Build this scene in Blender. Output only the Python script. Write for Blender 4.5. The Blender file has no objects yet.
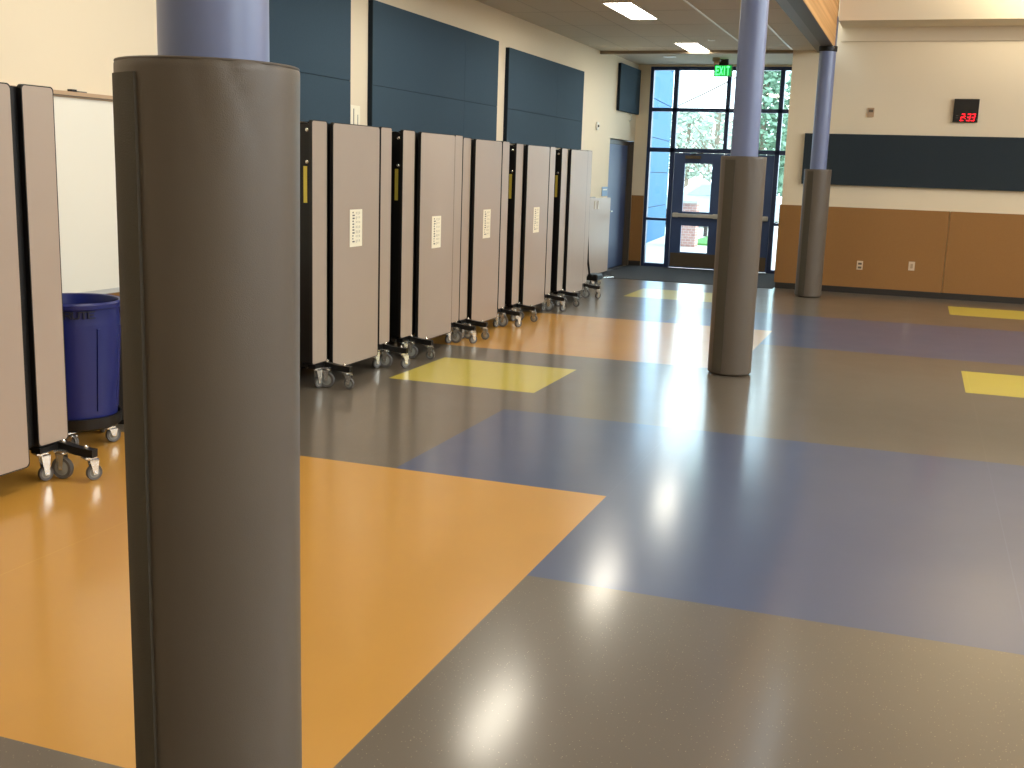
import bpy, bmesh, math, random
from mathutils import Vector, Matrix
PI = math.pi
random.seed(7)
S = bpy.context.scene
C = S.collection

# ------------------------------------------------------------------ camera, world, lights, exposure
S.view_settings.view_transform = 'Standard'
S.view_settings.look = 'None'
S.view_settings.gamma = 1
S.view_settings.use_curve_mapping = False
S.view_settings.exposure = 0.0

cd = bpy.data.cameras.new('camera'); cam = bpy.data.objects.new('camera', cd); C.objects.link(cam)
cd.sensor_width = 36; cd.lens = 1114.95 * 36 / 1024; cd.clip_end = 300
right = Vector((0.939607, 0.340706, 0.032521)); down = Vector((0.094869, -0.167973, -0.981216)); fwd = Vector((-0.328844, 0.925043, -0.190151))
m = Matrix((right, -down, -fwd)).transposed().to_4x4(); m.translation = (0, 0, 1.67)
cam.matrix_world = m
S.camera = cam

w = bpy.data.worlds.new('world'); S.world = w; w.use_nodes = True
wn = w.node_tree; bg = wn.nodes['Background']
bg.inputs['Color'].default_value = (0.80, 0.91, 1.0, 1)
bg.inputs['Strength'].default_value = 5.0

def area(name, loc, rot, sx, sy, power, col, spread=PI):
    l = bpy.data.lights.new(name, 'AREA'); l.shape = 'RECTANGLE'; l.size = sx; l.size_y = sy
    l.energy = power; l.color = col; l.spread = spread
    o = bpy.data.objects.new(name, l); C.objects.link(o); o.location = loc; o.rotation_euler = rot
    return o
# daylight entering by the clerestory windows of the right-hand wall (they face -X)
for k, yy in enumerate((1.0, 7.0, 13.0)):
    area('clerestory_daylight', (7.9, yy, 4.35), (0, PI / 2, 0), 1.4, 4.6, 200, (0.90, 0.95, 1.0))
# daylight entering through the glazed entrance (faces -Y)
area('entrance_daylight', (-3.3, 20.15, 1.9), (-PI / 2, 0, 0), 2.6, 3.2, 70, (0.62, 0.84, 1.0))

# ------------------------------------------------------------------ helpers
def lin(c):
    return tuple(((v / 255) / 12.92 if v / 255 <= 0.04045 else ((v / 255 + 0.055) / 1.055) ** 2.4) for v in c) + (1,)

def mat(name, col, rough=0.5, spec=0.5, metal=0.0, var=0.0, vscale=8.0, bump=0.0, bscale=60.0, emit=None, estr=0.0, coat=0.0, stretch=None):
    M = bpy.data.materials.new(name); M.use_nodes = True
    nt = M.node_tree; b = nt.nodes['Principled BSDF']
    b.inputs['Base Color'].default_value = lin(col); b.inputs['Roughness'].default_value = rough
    b.inputs['Specular IOR Level'].default_value = spec; b.inputs['Metallic'].default_value = metal
    b.inputs['Coat Weight'].default_value = coat; b.inputs['Coat Roughness'].default_value = 0.15
    tc = nt.nodes.new('ShaderNodeTexCoord')
    src = tc.outputs['Object']
    if stretch:
        mp = nt.nodes.new('ShaderNodeMapping'); mp.inputs['Scale'].default_value = stretch
        nt.links.new(src, mp.inputs['Vector']); src = mp.outputs['Vector']
    if var > 0:
        n = nt.nodes.new('ShaderNodeTexNoise'); n.inputs['Scale'].default_value = vscale; n.inputs['Detail'].default_value = 4
        nt.links.new(src, n.inputs['Vector'])
        mx = nt.nodes.new('ShaderNodeMix'); mx.data_type = 'RGBA'
        c = lin(col)
        mx.inputs[6].default_value = tuple(v * (1 - var) for v in c[:3]) + (1,)
        mx.inputs[7].default_value = tuple(min(1, v * (1 + var)) for v in c[:3]) + (1,)
        nt.links.new(n.outputs['Fac'], mx.inputs[0]); nt.links.new(mx.outputs[2], b.inputs['Base Color'])
    if bump > 0:
        n2 = nt.nodes.new('ShaderNodeTexNoise'); n2.inputs['Scale'].default_value = bscale; n2.inputs['Detail'].default_value = 3
        nt.links.new(src, n2.inputs['Vector'])
        bp = nt.nodes.new('ShaderNodeBump'); bp.inputs['Strength'].default_value = bump; bp.inputs['Distance'].default_value = 0.01
        nt.links.new(n2.outputs['Fac'], bp.inputs['Height']); nt.links.new(bp.outputs['Normal'], b.inputs['Normal'])
    if emit:
        b.inputs['Emission Color'].default_value = lin(emit); b.inputs['Emission Strength'].default_value = estr
    return M

def glass_mat():
    M = bpy.data.materials.new('clear_glass'); M.use_nodes = True; nt = M.node_tree; nt.nodes.clear()
    o = nt.nodes.new('ShaderNodeOutputMaterial'); t = nt.nodes.new('ShaderNodeBsdfTransparent'); g = nt.nodes.new('ShaderNodeBsdfGlossy')
    t.inputs[0].default_value = (0.93, 0.98, 0.97, 1); g.inputs['Roughness'].default_value = 0.02
    f = nt.nodes.new('ShaderNodeFresnel'); f.inputs[0].default_value = 1.45; x = nt.nodes.new('ShaderNodeMixShader')
    nt.links.new(f.outputs[0], x.inputs[0]); nt.links.new(t.outputs[0], x.inputs[1]); nt.links.new(g.outputs[0], x.inputs[2])
    nt.links.new(x.outputs[0], o.inputs[0]); return M

def floor_mat(name, col, fleck=None, rough=0.278):
    """sheet flooring: flecks, faint welded seams, worn gloss and slightly wavy surface"""
    M = mat(name, col, rough=rough, spec=0.3)
    nt = M.node_tree; b = nt.nodes['Principled BSDF']; L = nt.links
    tc = nt.nodes.new('ShaderNodeTexCoord'); P = tc.outputs['Object']
    b.inputs['Coat Weight'].default_value = 0.6; b.inputs['Coat Roughness'].default_value = 0.15
    n = nt.nodes.new('ShaderNodeTexNoise'); n.inputs['Scale'].default_value = 1.3; n.inputs['Detail'].default_value = 5; L.new(P, n.inputs['Vector'])
    mx = nt.nodes.new('ShaderNodeMix'); mx.data_type = 'RGBA'; c = lin(col)
    mx.inputs[6].default_value = tuple(v * 0.92 for v in c[:3]) + (1,); mx.inputs[7].default_value = tuple(v * 1.08 for v in c[:3]) + (1,)
    L.new(n.outputs['Fac'], mx.inputs[0])
    v = nt.nodes.new('ShaderNodeTexVoronoi'); v.inputs['Scale'].default_value = 95; L.new(P, v.inputs['Vector'])
    lt = nt.nodes.new('ShaderNodeMath'); lt.operation = 'LESS_THAN'; lt.inputs[1].default_value = 0.14; L.new(v.outputs['Distance'], lt.inputs[0])
    sp = nt.nodes.new('ShaderNodeSeparateColor'); L.new(v.outputs['Color'], sp.inputs[0])
    g = nt.nodes.new('ShaderNodeMath'); g.operation = 'GREATER_THAN'; g.inputs[1].default_value = 0.66; L.new(sp.outputs[0], g.inputs[0])
    mu = nt.nodes.new('ShaderNodeMath'); mu.operation = 'MULTIPLY'; L.new(lt.outputs[0], mu.inputs[0]); L.new(g.outputs[0], mu.inputs[1])
    m2 = nt.nodes.new('ShaderNodeMix'); m2.data_type = 'RGBA'; L.new(mu.outputs[0], m2.inputs[0]); L.new(mx.outputs[2], m2.inputs[6])
    m2.inputs[7].default_value = lin(fleck) if fleck else tuple(min(1, q * 1.02) for q in c[:3]) + (1,)
    # welded seams every 1.93 m along X = -1.40 + k * 1.93
    sx = nt.nodes.new('ShaderNodeSeparateXYZ'); L.new(P, sx.inputs[0])
    a = nt.nodes.new('ShaderNodeMath'); a.operation = 'ADD'; a.inputs[1].default_value = 1.40 + 19.3; L.new(sx.outputs[0], a.inputs[0])
    md = nt.nodes.new('ShaderNodeMath'); md.operation = 'MODULO'; md.inputs[1].default_value = 1.93; L.new(a.outputs[0], md.inputs[0])
    l2 = nt.nodes.new('ShaderNodeMath'); l2.operation = 'LESS_THAN'; l2.inputs[1].default_value = 0.006; L.new(md.outputs[0], l2.inputs[0])
    h = nt.nodes.new('ShaderNodeMath'); h.operation = 'MULTIPLY'; h.inputs[1].default_value = 0.16; L.new(l2.outputs[0], h.inputs[0])
    m3 = nt.nodes.new('ShaderNodeMix'); m3.data_type = 'RGBA'; L.new(h.outputs[0], m3.inputs[0]); L.new(m2.outputs[2], m3.inputs[6])
    m3.inputs[7].default_value = tuple(min(1, q * 1.9 + 0.02) for q in c[:3]) + (1,)
    L.new(m3.outputs[2], b.inputs['Base Color'])
    n3 = nt.nodes.new('ShaderNodeTexNoise'); n3.inputs['Scale'].default_value = 3.0; n3.inputs['Detail'].default_value = 6; L.new(P, n3.inputs['Vector'])
    mr = nt.nodes.new('ShaderNodeMapRange'); mr.inputs[1].default_value = 0.3; mr.inputs[2].default_value = 0.7
    mr.inputs[3].default_value = rough; mr.inputs[4].default_value = rough * 1.08; L.new(n3.outputs['Fac'], mr.inputs[0]); L.new(mr.outputs[0], b.inputs['Roughness'])
    n4 = nt.nodes.new('ShaderNodeTexNoise'); n4.inputs['Scale'].default_value = 9.0; n4.inputs['Detail'].default_value = 2; L.new(P, n4.inputs['Vector'])
    bp = nt.nodes.new('ShaderNodeBump'); bp.inputs['Strength'].default_value = 0.02; bp.inputs['Distance'].default_value = 0.01
    L.new(n4.outputs['Fac'], bp.inputs['Height']); L.new(bp.outputs['Normal'], b.inputs['Normal'])
    return M

def wood_mat():
    M = mat('glulam_wood', (214, 150, 84), rough=0.4, spec=0.4)
    nt = M.node_tree; b = nt.nodes['Principled BSDF']; L = nt.links
    tc = nt.nodes.new('ShaderNodeTexCoord'); mp = nt.nodes.new('ShaderNodeMapping'); mp.inputs['Scale'].default_value = (1.0, 0.08, 9.0)
    L.new(tc.outputs['Object'], mp.inputs['Vector'])
    n = nt.nodes.new('ShaderNodeTexNoise'); n.inputs['Scale'].default_value = 2.2; n.inputs['Detail'].default_value = 6; L.new(mp.outputs[0], n.inputs['Vector'])
    r = nt.nodes.new('ShaderNodeValToRGB'); r.color_ramp.elements[0].position = 0.35; r.color_ramp.elements[0].color = lin((200, 140, 74))
    r.color_ramp.elements[1].position = 0.65; r.color_ramp.elements[1].color = lin((236, 184, 120))
    L.new(n.outputs['Fac'], r.inputs[0]); L.new(r.outputs[0], b.inputs['Base Color'])
    return M

def brick_mat():
    M = mat('pale_brick', (200, 150, 140), rough=0.9)
    nt = M.node_tree; b = nt.nodes['Principled BSDF']; L = nt.links
    tc = nt.nodes.new('ShaderNodeTexCoord'); mp = nt.nodes.new('ShaderNodeMapping'); mp.inputs['Rotation'].default_value = (PI / 2, 0, 0)
    t = nt.nodes.new('ShaderNodeTexBrick'); t.inputs['Scale'].default_value = 4.0
    t.inputs['Color1'].default_value = lin((190, 140, 130)); t.inputs['Color2'].default_value = lin((204, 158, 148)); t.inputs['Mortar'].default_value = lin((215, 200, 190))
    L.new(tc.outputs['Object'], mp.inputs[0]); L.new(mp.outputs[0], t.inputs['Vector']); L.new(t.outputs['Color'], b.inputs['Base Color'])
    return M

class MB:
    """collects faces and links them as one mesh object"""
    def __init__(s): s.v = []; s.f = []; s.m = []
    def add(s, vs, fs, mi=0):
        o = len(s.v); s.v += [tuple(v) for v in vs]; s.f += [tuple(i + o for i in f) for f in fs]; s.m += [mi] * len(fs); return s
    def box(s, x0, x1, y0, y1, z0, z1, mi=0):
        vs = [(x0, y0, z0), (x1, y0, z0), (x1, y1, z0), (x0, y1, z0), (x0, y0, z1), (x1, y0, z1), (x1, y1, z1), (x0, y1, z1)]
        return s.add(vs, [(0, 3, 2, 1), (4, 5, 6, 7), (0, 1, 5, 4), (1, 2, 6, 5), (2, 3, 7, 6), (3, 0, 4, 7)], mi)
    def cbox(s, c, d, mi=0):
        return s.box(c[0] - d[0] / 2, c[0] + d[0] / 2, c[1] - d[1] / 2, c[1] + d[1] / 2, c[2] - d[2] / 2, c[2] + d[2] / 2, mi)
    def lathe(s, prof, c=(0, 0, 0), n=32, axis='z', mi=0, cap=True):
        vs = []; fs = []
        for r, h in prof:
            for k in range(n):
                a = 2 * PI * k / n; p, q = r * math.cos(a), r * math.sin(a)
                v = (p, q, h) if axis == 'z' else ((h, p, q) if axis == 'x' else (q, h, p))
                vs.append((v[0] + c[0], v[1] + c[1], v[2] + c[2]))
        for i in range(len(prof) - 1):
            for k in range(n):
                k2 = (k + 1) % n
                fs.append((i * n + k, i * n + k2, (i + 1) * n + k2, (i + 1) * n + k))
        if cap:
            fs.append(tuple(range(n - 1, -1, -1))); e = (len(prof) - 1) * n; fs.append(tuple(range(e, e + n)))
        return s.add(vs, fs, mi)
    def cyl(s, c, r, h0, h1, n=20, axis='z', mi=0): return s.lathe([(r, h0), (r, h1)], c, n, axis, mi)
    def tube(s, pts, r, n=8, mi=0, square=False):
        pts = [Vector(p) for p in pts]; rings = []
        if square: n = 4
        for i, p in enumerate(pts):
            t = (pts[min(i + 1, len(pts) - 1)] - pts[max(i - 1, 0)]).normalized()
            u = Vector((0, 0, 1)) if abs(t.z) < 0.9 else Vector((0, 1, 0))
            a = t.cross(u).normalized(); b = a.cross(t).normalized()
            rings.append([p + (a * math.cos(2 * PI * (k + 0.5 * square) / n) + b * math.sin(2 * PI * (k + 0.5 * square) / n)) * r for k in range(n)])
        vs = [v for R in rings for v in R]; fs = []
        for i in range(len(pts) - 1):
            for k in range(n): fs.append((i * n + k, i * n + (k + 1) % n, (i + 1) * n + (k + 1) % n, (i + 1) * n + k))
        fs.append(tuple(range(n - 1, -1, -1))); e = (len(pts) - 1) * n; fs.append(tuple(range(e, e + n)))
        return s.add(vs, fs, mi)
    def board(s, x0, x1, y0, y1, z0, z1, r, mface=0, medge=1, seg=5):
        """upright board in the YZ plane with rounded corners; faces mface, rim medge"""
        out = []
        for cy, cz, a0 in ((y1 - r, z1 - r, 0), (y0 + r, z1 - r, PI / 2), (y0 + r, z0 + r, PI), (y1 - r, z0 + r, 1.5 * PI)):
            for k in range(seg + 1):
                a = a0 + PI / 2 * k / seg; out.append((cy + r * math.cos(a), cz + r * math.sin(a)))
        n = len(out)
        # a small inset so that the dark rim shows as a thin line round the face
        e = 0.006; cy, cz = (y0 + y1) / 2, (z0 + z1) / 2
        def ins(q): return (cy + (q[0] - cy) * (1 - 2 * e / (y1 - y0)), cz + (q[1] - cz) * (1 - 2 * e / (z1 - z0)))
        inn = [ins(q) for q in out]
        vs = [(x0, a, b) for a, b in out] + [(x1, a, b) for a, b in out] + [(x0, a, b) for a, b in inn] + [(x1, a, b) for a, b in inn]
        s.add(vs, [tuple(range(2 * n, 3 * n))[::-1], tuple(range(3 * n, 4 * n))], mface)
        o = len(s.v) - len(vs)
        fs = []
        for k in range(n):
            j = (k + 1) % n
            fs += [(k, j, n + j, n + k), (n + k, n + j, 3 * n + j, 3 * n + k), (2 * n + k, 2 * n + j, j, k)]
        s.f += [tuple(i + o for i in f) for f in fs]; s.m += [medge] * len(fs)
        return s
    def xf(s, M):
        s.v = [tuple(M @ Vector(v)) for v in s.v]; return s
    def build(s, name, mats, parent=None, smooth=False, bevel=0):
        me = bpy.data.meshes.new(name); me.from_pydata(s.v, [], s.f)
        for mm in (mats if isinstance(mats, (list, tuple)) else [mats]): me.materials.append(mm)
        for p, i in zip(me.polygons, s.m): p.material_index = i
        bm = bmesh.new(); bm.from_mesh(me); bmesh.ops.recalc_face_normals(bm, faces=bm.faces); bm.to_mesh(me); bm.free()
        if smooth:
            for p in me.polygons: p.use_smooth = True
            me.set_sharp_from_angle(angle=math.radians(38))
        o = bpy.data.objects.new(name, me); C.objects.link(o)
        if parent: o.parent = parent
        if bevel:
            b = o.modifiers.new('bevel', 'BEVEL'); b.width = bevel; b.segments = 2; b.limit_method = 'ANGLE'
        return o

def tag(o, label=None, cat=None, group=None, kind=None):
    for k, v in (('label', label), ('category', cat), ('group', group), ('kind', kind)):
        if v: o[k] = v
    return o
def empty(name, loc=(0, 0, 0), rz=0, label=None, cat=None, group=None):
    o = bpy.data.objects.new(name, None); C.objects.link(o); o.location = loc; o.rotation_euler = (0, 0, rz); o.empty_display_size = 0.1
    return tag(o, label, cat, group)
def struct(o): o['kind'] = 'structure'; return o

# ------------------------------------------------------------------ materials
CREAM = mat('cream_wall_paint', (232, 217, 190), rough=0.75, spec=0.2, var=0.02, vscale=2)
CEILM = mat('ceiling_tile', (200, 190, 173), rough=0.9, spec=0.1, var=0.05, vscale=30, bump=0.1, bscale=200)
BARM = mat('ceiling_bar_white', (235, 232, 220), rough=0.5)
TRIMG = mat('grey_soffit_trim', (120, 116, 108), rough=0.6)
WAINS = mat('tan_fibre_panel', (152, 110, 64), rough=0.7, spec=0.2, var=0.06, vscale=40)
BASE = mat('dark_rubber_base', (40, 36, 32), rough=0.5)
NAVY = mat('navy_window_frame', (40, 58, 98), rough=0.4, spec=0.4)
DOORB = mat('blue_door_paint', (60, 84, 132), rough=0.45, var=0.04)
FRAMEG = mat('bronze_door_frame', (78, 70, 62), rough=0.45)
KICK = mat('bronze_kick_plate', (110, 98, 84), rough=0.35, metal=0.6)
ALU = mat('brushed_aluminium', (206, 206, 202), rough=0.35, metal=0.3)
CHROME = mat('zinc_plated_steel', (225, 225, 220), rough=0.25, metal=0.9)
BLACK = mat('black_steel', (14, 13, 13), rough=0.45, spec=0.4)
LAMIN = mat('taupe_laminate', (174, 158, 144), rough=0.38, spec=0.4, var=0.03, vscale=3)
EDGE = mat('black_edge_band', (14, 12, 12), rough=0.5)
VINYL = mat('taupe_vinyl', (98, 89, 79), rough=0.42, spec=0.45, var=0.03, vscale=5, bump=0.12, bscale=420)
VINYLD = mat('dark_webbing', (84, 78, 68), rough=0.75, spec=0.25, bump=0.2, bscale=300)
POLE = mat('slate_blue_paint', (118, 130, 168), rough=0.32, spec=0.5)
ACOU = mat('slate_blue_fabric', (65, 82, 95), rough=0.95, spec=0.1, var=0.08, vscale=60, bump=0.2, bscale=300)
ACOUD = mat('dark_slate_fabric', (50, 58, 64), rough=0.95, spec=0.1, var=0.08, vscale=60, bump=0.2, bscale=300)
ACOUE = mat('dark_fabric_edge', (34, 42, 50), rough=0.95, spec=0.1)
WHITEB = mat('whiteboard_enamel', (240, 236, 222), rough=0.2, spec=0.5)
TANF = mat('tan_tack_strip', (186, 156, 124), rough=0.6)
BINB = mat('blue_plastic', (24, 34, 104), rough=0.4, spec=0.45, bump=0.05, bscale=200)
BING = mat('dark_grey_plastic', (62, 60, 58), rough=0.5)
RUBG = mat('grey_rubber', (96, 94, 92), rough=0.55)
HUBG = mat('grey_nylon', (140, 142, 138), rough=0.5)
MARK = mat('dark_print', (24, 26, 48), rough=0.6)
PAPER = mat('cream_paper', (246, 238, 214), rough=0.7)
INK = mat('grey_ink', (110, 104, 98), rough=0.8)
YLAB = mat('yellow_label', (206, 186, 74), rough=0.6)
LENS = mat('lamp_lens', (255, 255, 250), rough=0.4, emit=(255, 247, 228), estr=26)
LENS2 = mat('downlight_lens', (255, 255, 250), rough=0.4, emit=(255, 246, 228), estr=8)
WHITEP = mat('white_plastic', (228, 224, 212), rough=0.45)
ALMOND = mat('almond_plastic', (222, 196, 164), rough=0.45)
GREENE = mat('exit_green', (10, 150, 70), rough=0.4, emit=(0, 190, 80), estr=0.6)
GREENL = mat('exit_letter_green', (120, 255, 140), rough=0.4, emit=(80, 255, 130), estr=2.6)
REDL = mat('led_red', (255, 40, 50), rough=0.4, emit=(255, 26, 44), estr=2.2)
LCDB = mat('clock_black', (16, 14, 13), rough=0.35)
CARPET = mat('charcoal_carpet', (74, 76, 80), rough=0.95, spec=0.1, var=0.25, vscale=120, bump=0.4, bscale=400)
WOOD = wood_mat(); GLASS = glass_mat(); BRICK = brick_mat()
F_GREY = floor_mat('floor_grey', (112, 103, 91), (184, 172, 148))
F_ORANGE = floor_mat('floor_orange', (216, 160, 72))
F_BLUE = floor_mat('floor_blue', (78, 92, 126))
F_YELLOW = floor_mat('floor_yellow', (222, 204, 84))
CONC = mat('pale_concrete', (214, 212, 204), rough=0.9, var=0.05, vscale=2)
CYANW = mat('sky_blue_siding', (46, 110, 158), rough=0.6, spec=0.3)
CYJ = mat('siding_joint', (26, 60, 90), rough=0.8)
GRASS = mat('grass_green', (96, 158, 84), rough=0.95, var=0.25, vscale=8)
LEAF = mat('pale_leaf', (176, 192, 180), rough=0.9, var=0.25, vscale=2)
CONIF = mat('conifer_green', (128, 162, 140), rough=0.9, var=0.25, vscale=2)
BARK = mat('grey_bark', (146, 132, 118), rough=0.95)
CARP = mat('silver_blue_car_paint', (172, 190, 200), rough=0.3, spec=0.5)
CARW = mat('car_window_grey', (140, 156, 162), rough=0.1)

# ------------------------------------------------------------------ room shell
WX, EY, RY, CZ = -4.9, 19.9, 17.4, 3.5     # left wall plane, entrance wall, right-hand far wall, low ceiling height
# floor: coloured sheet patches partitioned on one mesh
gx = [WX - 0.3, -3.84, -3.70, -2.62, -2.48, -1.40, 0.49, 1.71, 8.0]
gy = [-4.0, 2.32, 4.20, 5.47, 7.22, 7.87, 9.0, 9.62, 9.67, 10.74, 11.38, 12.45, 14.07, 14.82, 15.35, 16.02, 16.4, 20.0]
def zone(x, y):
    if x < -1.40 and 2.32 < y < 5.47: return 1
    if (x > -1.40 and 4.20 < y < 5.47) or (x > -2.62 and 5.47 < y < 7.22): return 2
    if -3.84 < x < -2.62 and 7.87 < y < 9.0: return 3
    if 0.49 < x < 1.71 and (9.62 < y < 10.74 or 15.35 < y < 16.4): return 3
    if x < -1.40 and 9.67 < y < 12.45: return 1
    if (x > -1.40 and 11.38 < y < 14.07) or (x > -2.62 and 12.45 < y < 14.07): return 2
    if -3.70 < x < -2.48 and 14.82 < y < 16.02: return 3
    return 0
fb = MB()
for i in range(len(gx) - 1):
    for j in range(len(gy) - 1):
        fb.add([(gx[i], gy[j], 0), (gx[i + 1], gy[j], 0), (gx[i + 1], gy[j + 1], 0), (gx[i], gy[j + 1], 0)], [(0, 1, 2, 3)], zone((gx[i] + gx[i + 1]) / 2, (gy[j] + gy[j + 1]) / 2))
fl = struct(fb.build('floor', [F_GREY, F_ORANGE, F_BLUE, F_YELLOW]))

# left wall with the recessed side door (opening Y 18.2 .. 19.9, up to 2.21)
b = MB(); b.box(WX - 0.3, WX, -4, 18.2, 0, 6.5); b.box(WX - 0.3, WX, 18.2, 20.1, 2.21, 6.5); b.box(WX - 0.36, WX - 0.3, 18.1, 20.1, 0, 2.3)
struct(b.build('wall_left', CREAM))
# entrance wall: strip left of the glazing, with header above; door-side jamb
b = MB(); b.box(WX - 0.02, -4.68, EY, EY + 0.2, 0, CZ + 0.4); b.box(-4.68, -1.7, EY, EY + 0.2, 3.5, CZ + 0.4); b.box(-2.0 + 0.26, -1.2, EY, EY + 0.2, 0, CZ + 0.4)
struct(b.build('wall_entrance', CREAM))
# right-hand far wall with its return along the entrance bay
b = MB(); b.box(-1.97, 8.0, RY, RY + 0.2, 0, 6.5); b.box(-1.97, -1.75, RY + 0.2, EY, 0, CZ)
struct(b.build('wall_back', CREAM))
b = MB(); b.box(-1.30, 8.0, 16.60, RY, 3.81, 6.5); b.box(-1.30, 8.0, RY - 0.035, RY, 3.62, 3.81)
struct(b.build('trim_1', CREAM))                     # bulkhead above the far wall
# right wall with three clerestory openings
b = MB(); b.box(8.0, 8.2, -4, RY, 0, 3.3); b.box(8.0, 8.2, -4, RY, 5.3, 6.5)
for a, c in ((-4, -1.4), (3.4, 4.6), (9.4, 10.6), (15.4, RY)): b.box(8.0, 8.2, a, c, 3.3, 5.3)
struct(b.build('wall_right', CREAM))
b = MB(); b.box(WX, 8.0, -4.2, -4.0, 0, 6.5); struct(b.build('wall_front', CREAM))
b = MB(); b.box(-1.3, 8.2, -4.2, RY + 0.2, 6.5, 6.6); struct(b.build('ceiling_hall', CREAM))
# low ceiling with light bars along it
b = MB(); b.box(WX, -1.5, -4, RY, CZ, CZ + 0.1)
b.box(WX, -1.5, RY, EY + 0.2, CZ + 0.03, CZ + 0.13)
low = struct(b.build('ceiling', CEILM))
b = MB(); b.box(-2.6, -2.575, -4, RY - 0.1, CZ - 0.006, CZ); b.box(-1.99, -1.965, -4, RY - 0.1, CZ - 0.006, CZ); struct(b.build('trim_2', BARM))
# faint dark tile joints
b = MB()
for y in [RY - 0.6 - 1.22 * k for k in range(16)]: b.box(WX, -1.5, y, y + 0.006, CZ - 0.001, CZ)
for x in (-3.22, -4.43, -3.83): b.box(x, x + 0.006, -4, RY - 0.1, CZ - 0.0015, CZ)
struct(b.build('trim_3', mat('tile_joint', (160, 150, 134), rough=0.9)))
b = MB(); b.box(WX, -1.97, RY - 0.04, RY + 0.04, CZ - 0.045, CZ); struct(b.build('trim_4', mat('tan_edge_trim', (140, 124, 102), rough=0.7)))
b = MB(); b.box(-1.62, -1.50, -4, RY, CZ - 0.03, CZ + 0.1); b.box(-1.50, -1.485, -4, 16.9, CZ - 0.02, 6.5); struct(b.build('trim_5', TRIMG))
# wainscot panels and dark base
b = MB()
for a, c in ((-1.97, 0.41), (0.418, 2.82), (2.828, 5.2), (5.208, 8.0)): b.box(a, c, RY - 0.02, RY, 0.09, 1.26)
b.box(-1.99, -1.97, RY - 0.02, EY, 0.09, 1.26)
b.box(WX + 0.0, -4.68, EY - 0.018, EY, 0.09, 1.26)
struct(b.build('trim_6', WAINS))
b = MB(); b.box(-1.97, 8.0, RY - 0.025, RY, 0, 0.09); struct(b.build('baseboard_back', BASE))
b = MB(); b.box(WX, -4.68, EY - 0.025, EY, 0, 0.09); struct(b.build('baseboard_entrance', BASE))
b = MB(); b.box(WX, WX + 0.02, -4, 18.2, 0, 0.1); struct(b.build('baseboard_left', BASE))
b = MB(); b.box(WX, WX + 0.012, -4, 9.0, 0.1, 0.785); struct(b.build('trim_7', WAINS))
# clerestory windows in the right wall
for k, (a, c) in enumerate(((-1.4, 3.4), (4.6, 9.4), (10.6, 15.4))):
    b = MB(); b.box(8.05, 8.15, a, c, 3.3, 3.36); b.box(8.05, 8.15, a, c, 5.24, 5.3)
    for q in range(5): y = a + (c - a - 0.06) * q / 4; b.box(8.05, 8.15, y, y + 0.06, 3.36, 5.24)
    o = struct(b.build('window_%d' % (k + 2), NAVY)); g = MB(); g.box(8.095, 8.105, a, c, 3.3, 5.3); g.build('pane', GLASS, o)

# ------------------------------------------------------------------ glazed entrance
Y0, Y1 = EY + 0.02, EY + 0.14
b = MB()
b.box(-4.68, -4.62, Y0, Y1, 0, 3.5); b.box(-1.86, -1.75, Y0, Y1, 0, 3.5)
b.box(-4.62, -1.86, Y0, Y1, 3.44, 3.5)
b.box(-4.62, -1.86, Y0, Y1, 2.735, 2.80)
b.box(-4.62, -1.86, Y0, Y1, 2.035, 2.11)
b.box(-4.255, -4.175, Y0, Y1, 0, 3.44); b.box(-2.43, -2.355, Y0, Y1, 0, 3.44)
b.box(-3.33, -3.26, Y0, Y1, 2.11, 3.44)
for a, c in ((-4.62, -4.255), (-2.355, -1.86)):
    b.box(a, c, Y0, Y1, 0.83, 0.875); b.box(a, c, Y0, Y1, 0, 0.06)
win = struct(b.build('window_1', NAVY, bevel=0.004))
b = MB(); b.box(-4.65, -1.75, EY + 0.075, EY + 0.083, 2.05, 3.48)
b.box(-4.63, -4.2, EY + 0.075, EY + 0.083, 0.03, 2.05); b.box(-2.4, -1.8, EY + 0.075, EY + 0.083, 0.03, 2.05); b.build('pane', GLASS, win)
def entrance_door(n, x0, x1, hinge_left):
    f = MB(); ya, yb = EY + 0.04, EY + 0.09
    gx0, gx1 = (x0 + 0.19, x1 - 0.19)
    f.box(x0, gx0, ya, yb, 0.01, 2.03); f.box(gx1, x1, ya, yb, 0.01, 2.03)
    for a, c in ((0.01, 0.29), (0.76, 1.01), (1.85, 2.03)): f.box(gx0, gx1, ya, yb, a, c)
    d = struct(f.build('door_%d' % n, DOORB, bevel=0.003))
    g = MB(); g.box(gx0, gx1, EY + 0.06, EY + 0.068, 0.29, 0.76); g.box(gx0, gx1, EY + 0.06, EY + 0.068, 1.01, 1.85); g.build('pane', GLASS, d)
    k = MB(); k.box(x0 + 0.02, x1 - 0.02, ya - 0.004, ya, 0.03, 0.27); k.build('kick_plate', KICK, d)
    p = MB(); p.box(x0 + 0.03, x1 - 0.03, ya - 0.075, ya - 0.035, 0.91, 0.975)
    p.box(x0 + 0.03, x0 + 0.12, ya - 0.035, ya, 0.90, 0.985); p.box(x1 - 0.12, x1 - 0.03, ya - 0.035, ya, 0.90, 0.985); p.build('push_bar', ALU, d, bevel=0.006)
    q = MB(); q.box(x0 + 0.2, x0 + 0.47, ya - 0.06, ya, 1.93, 1.985); q.tube([(x0 + 0.3, ya - 0.05, 1.99), (x0 + 0.45, ya - 0.25, 2.02), (x0 + 0.5, ya - 0.02, 2.03)], 0.01); q.build('door_closer', KICK, d)
entrance_door(1, -4.17, -3.305, True); entrance_door(2, -3.295, -2.435, False)

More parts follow.
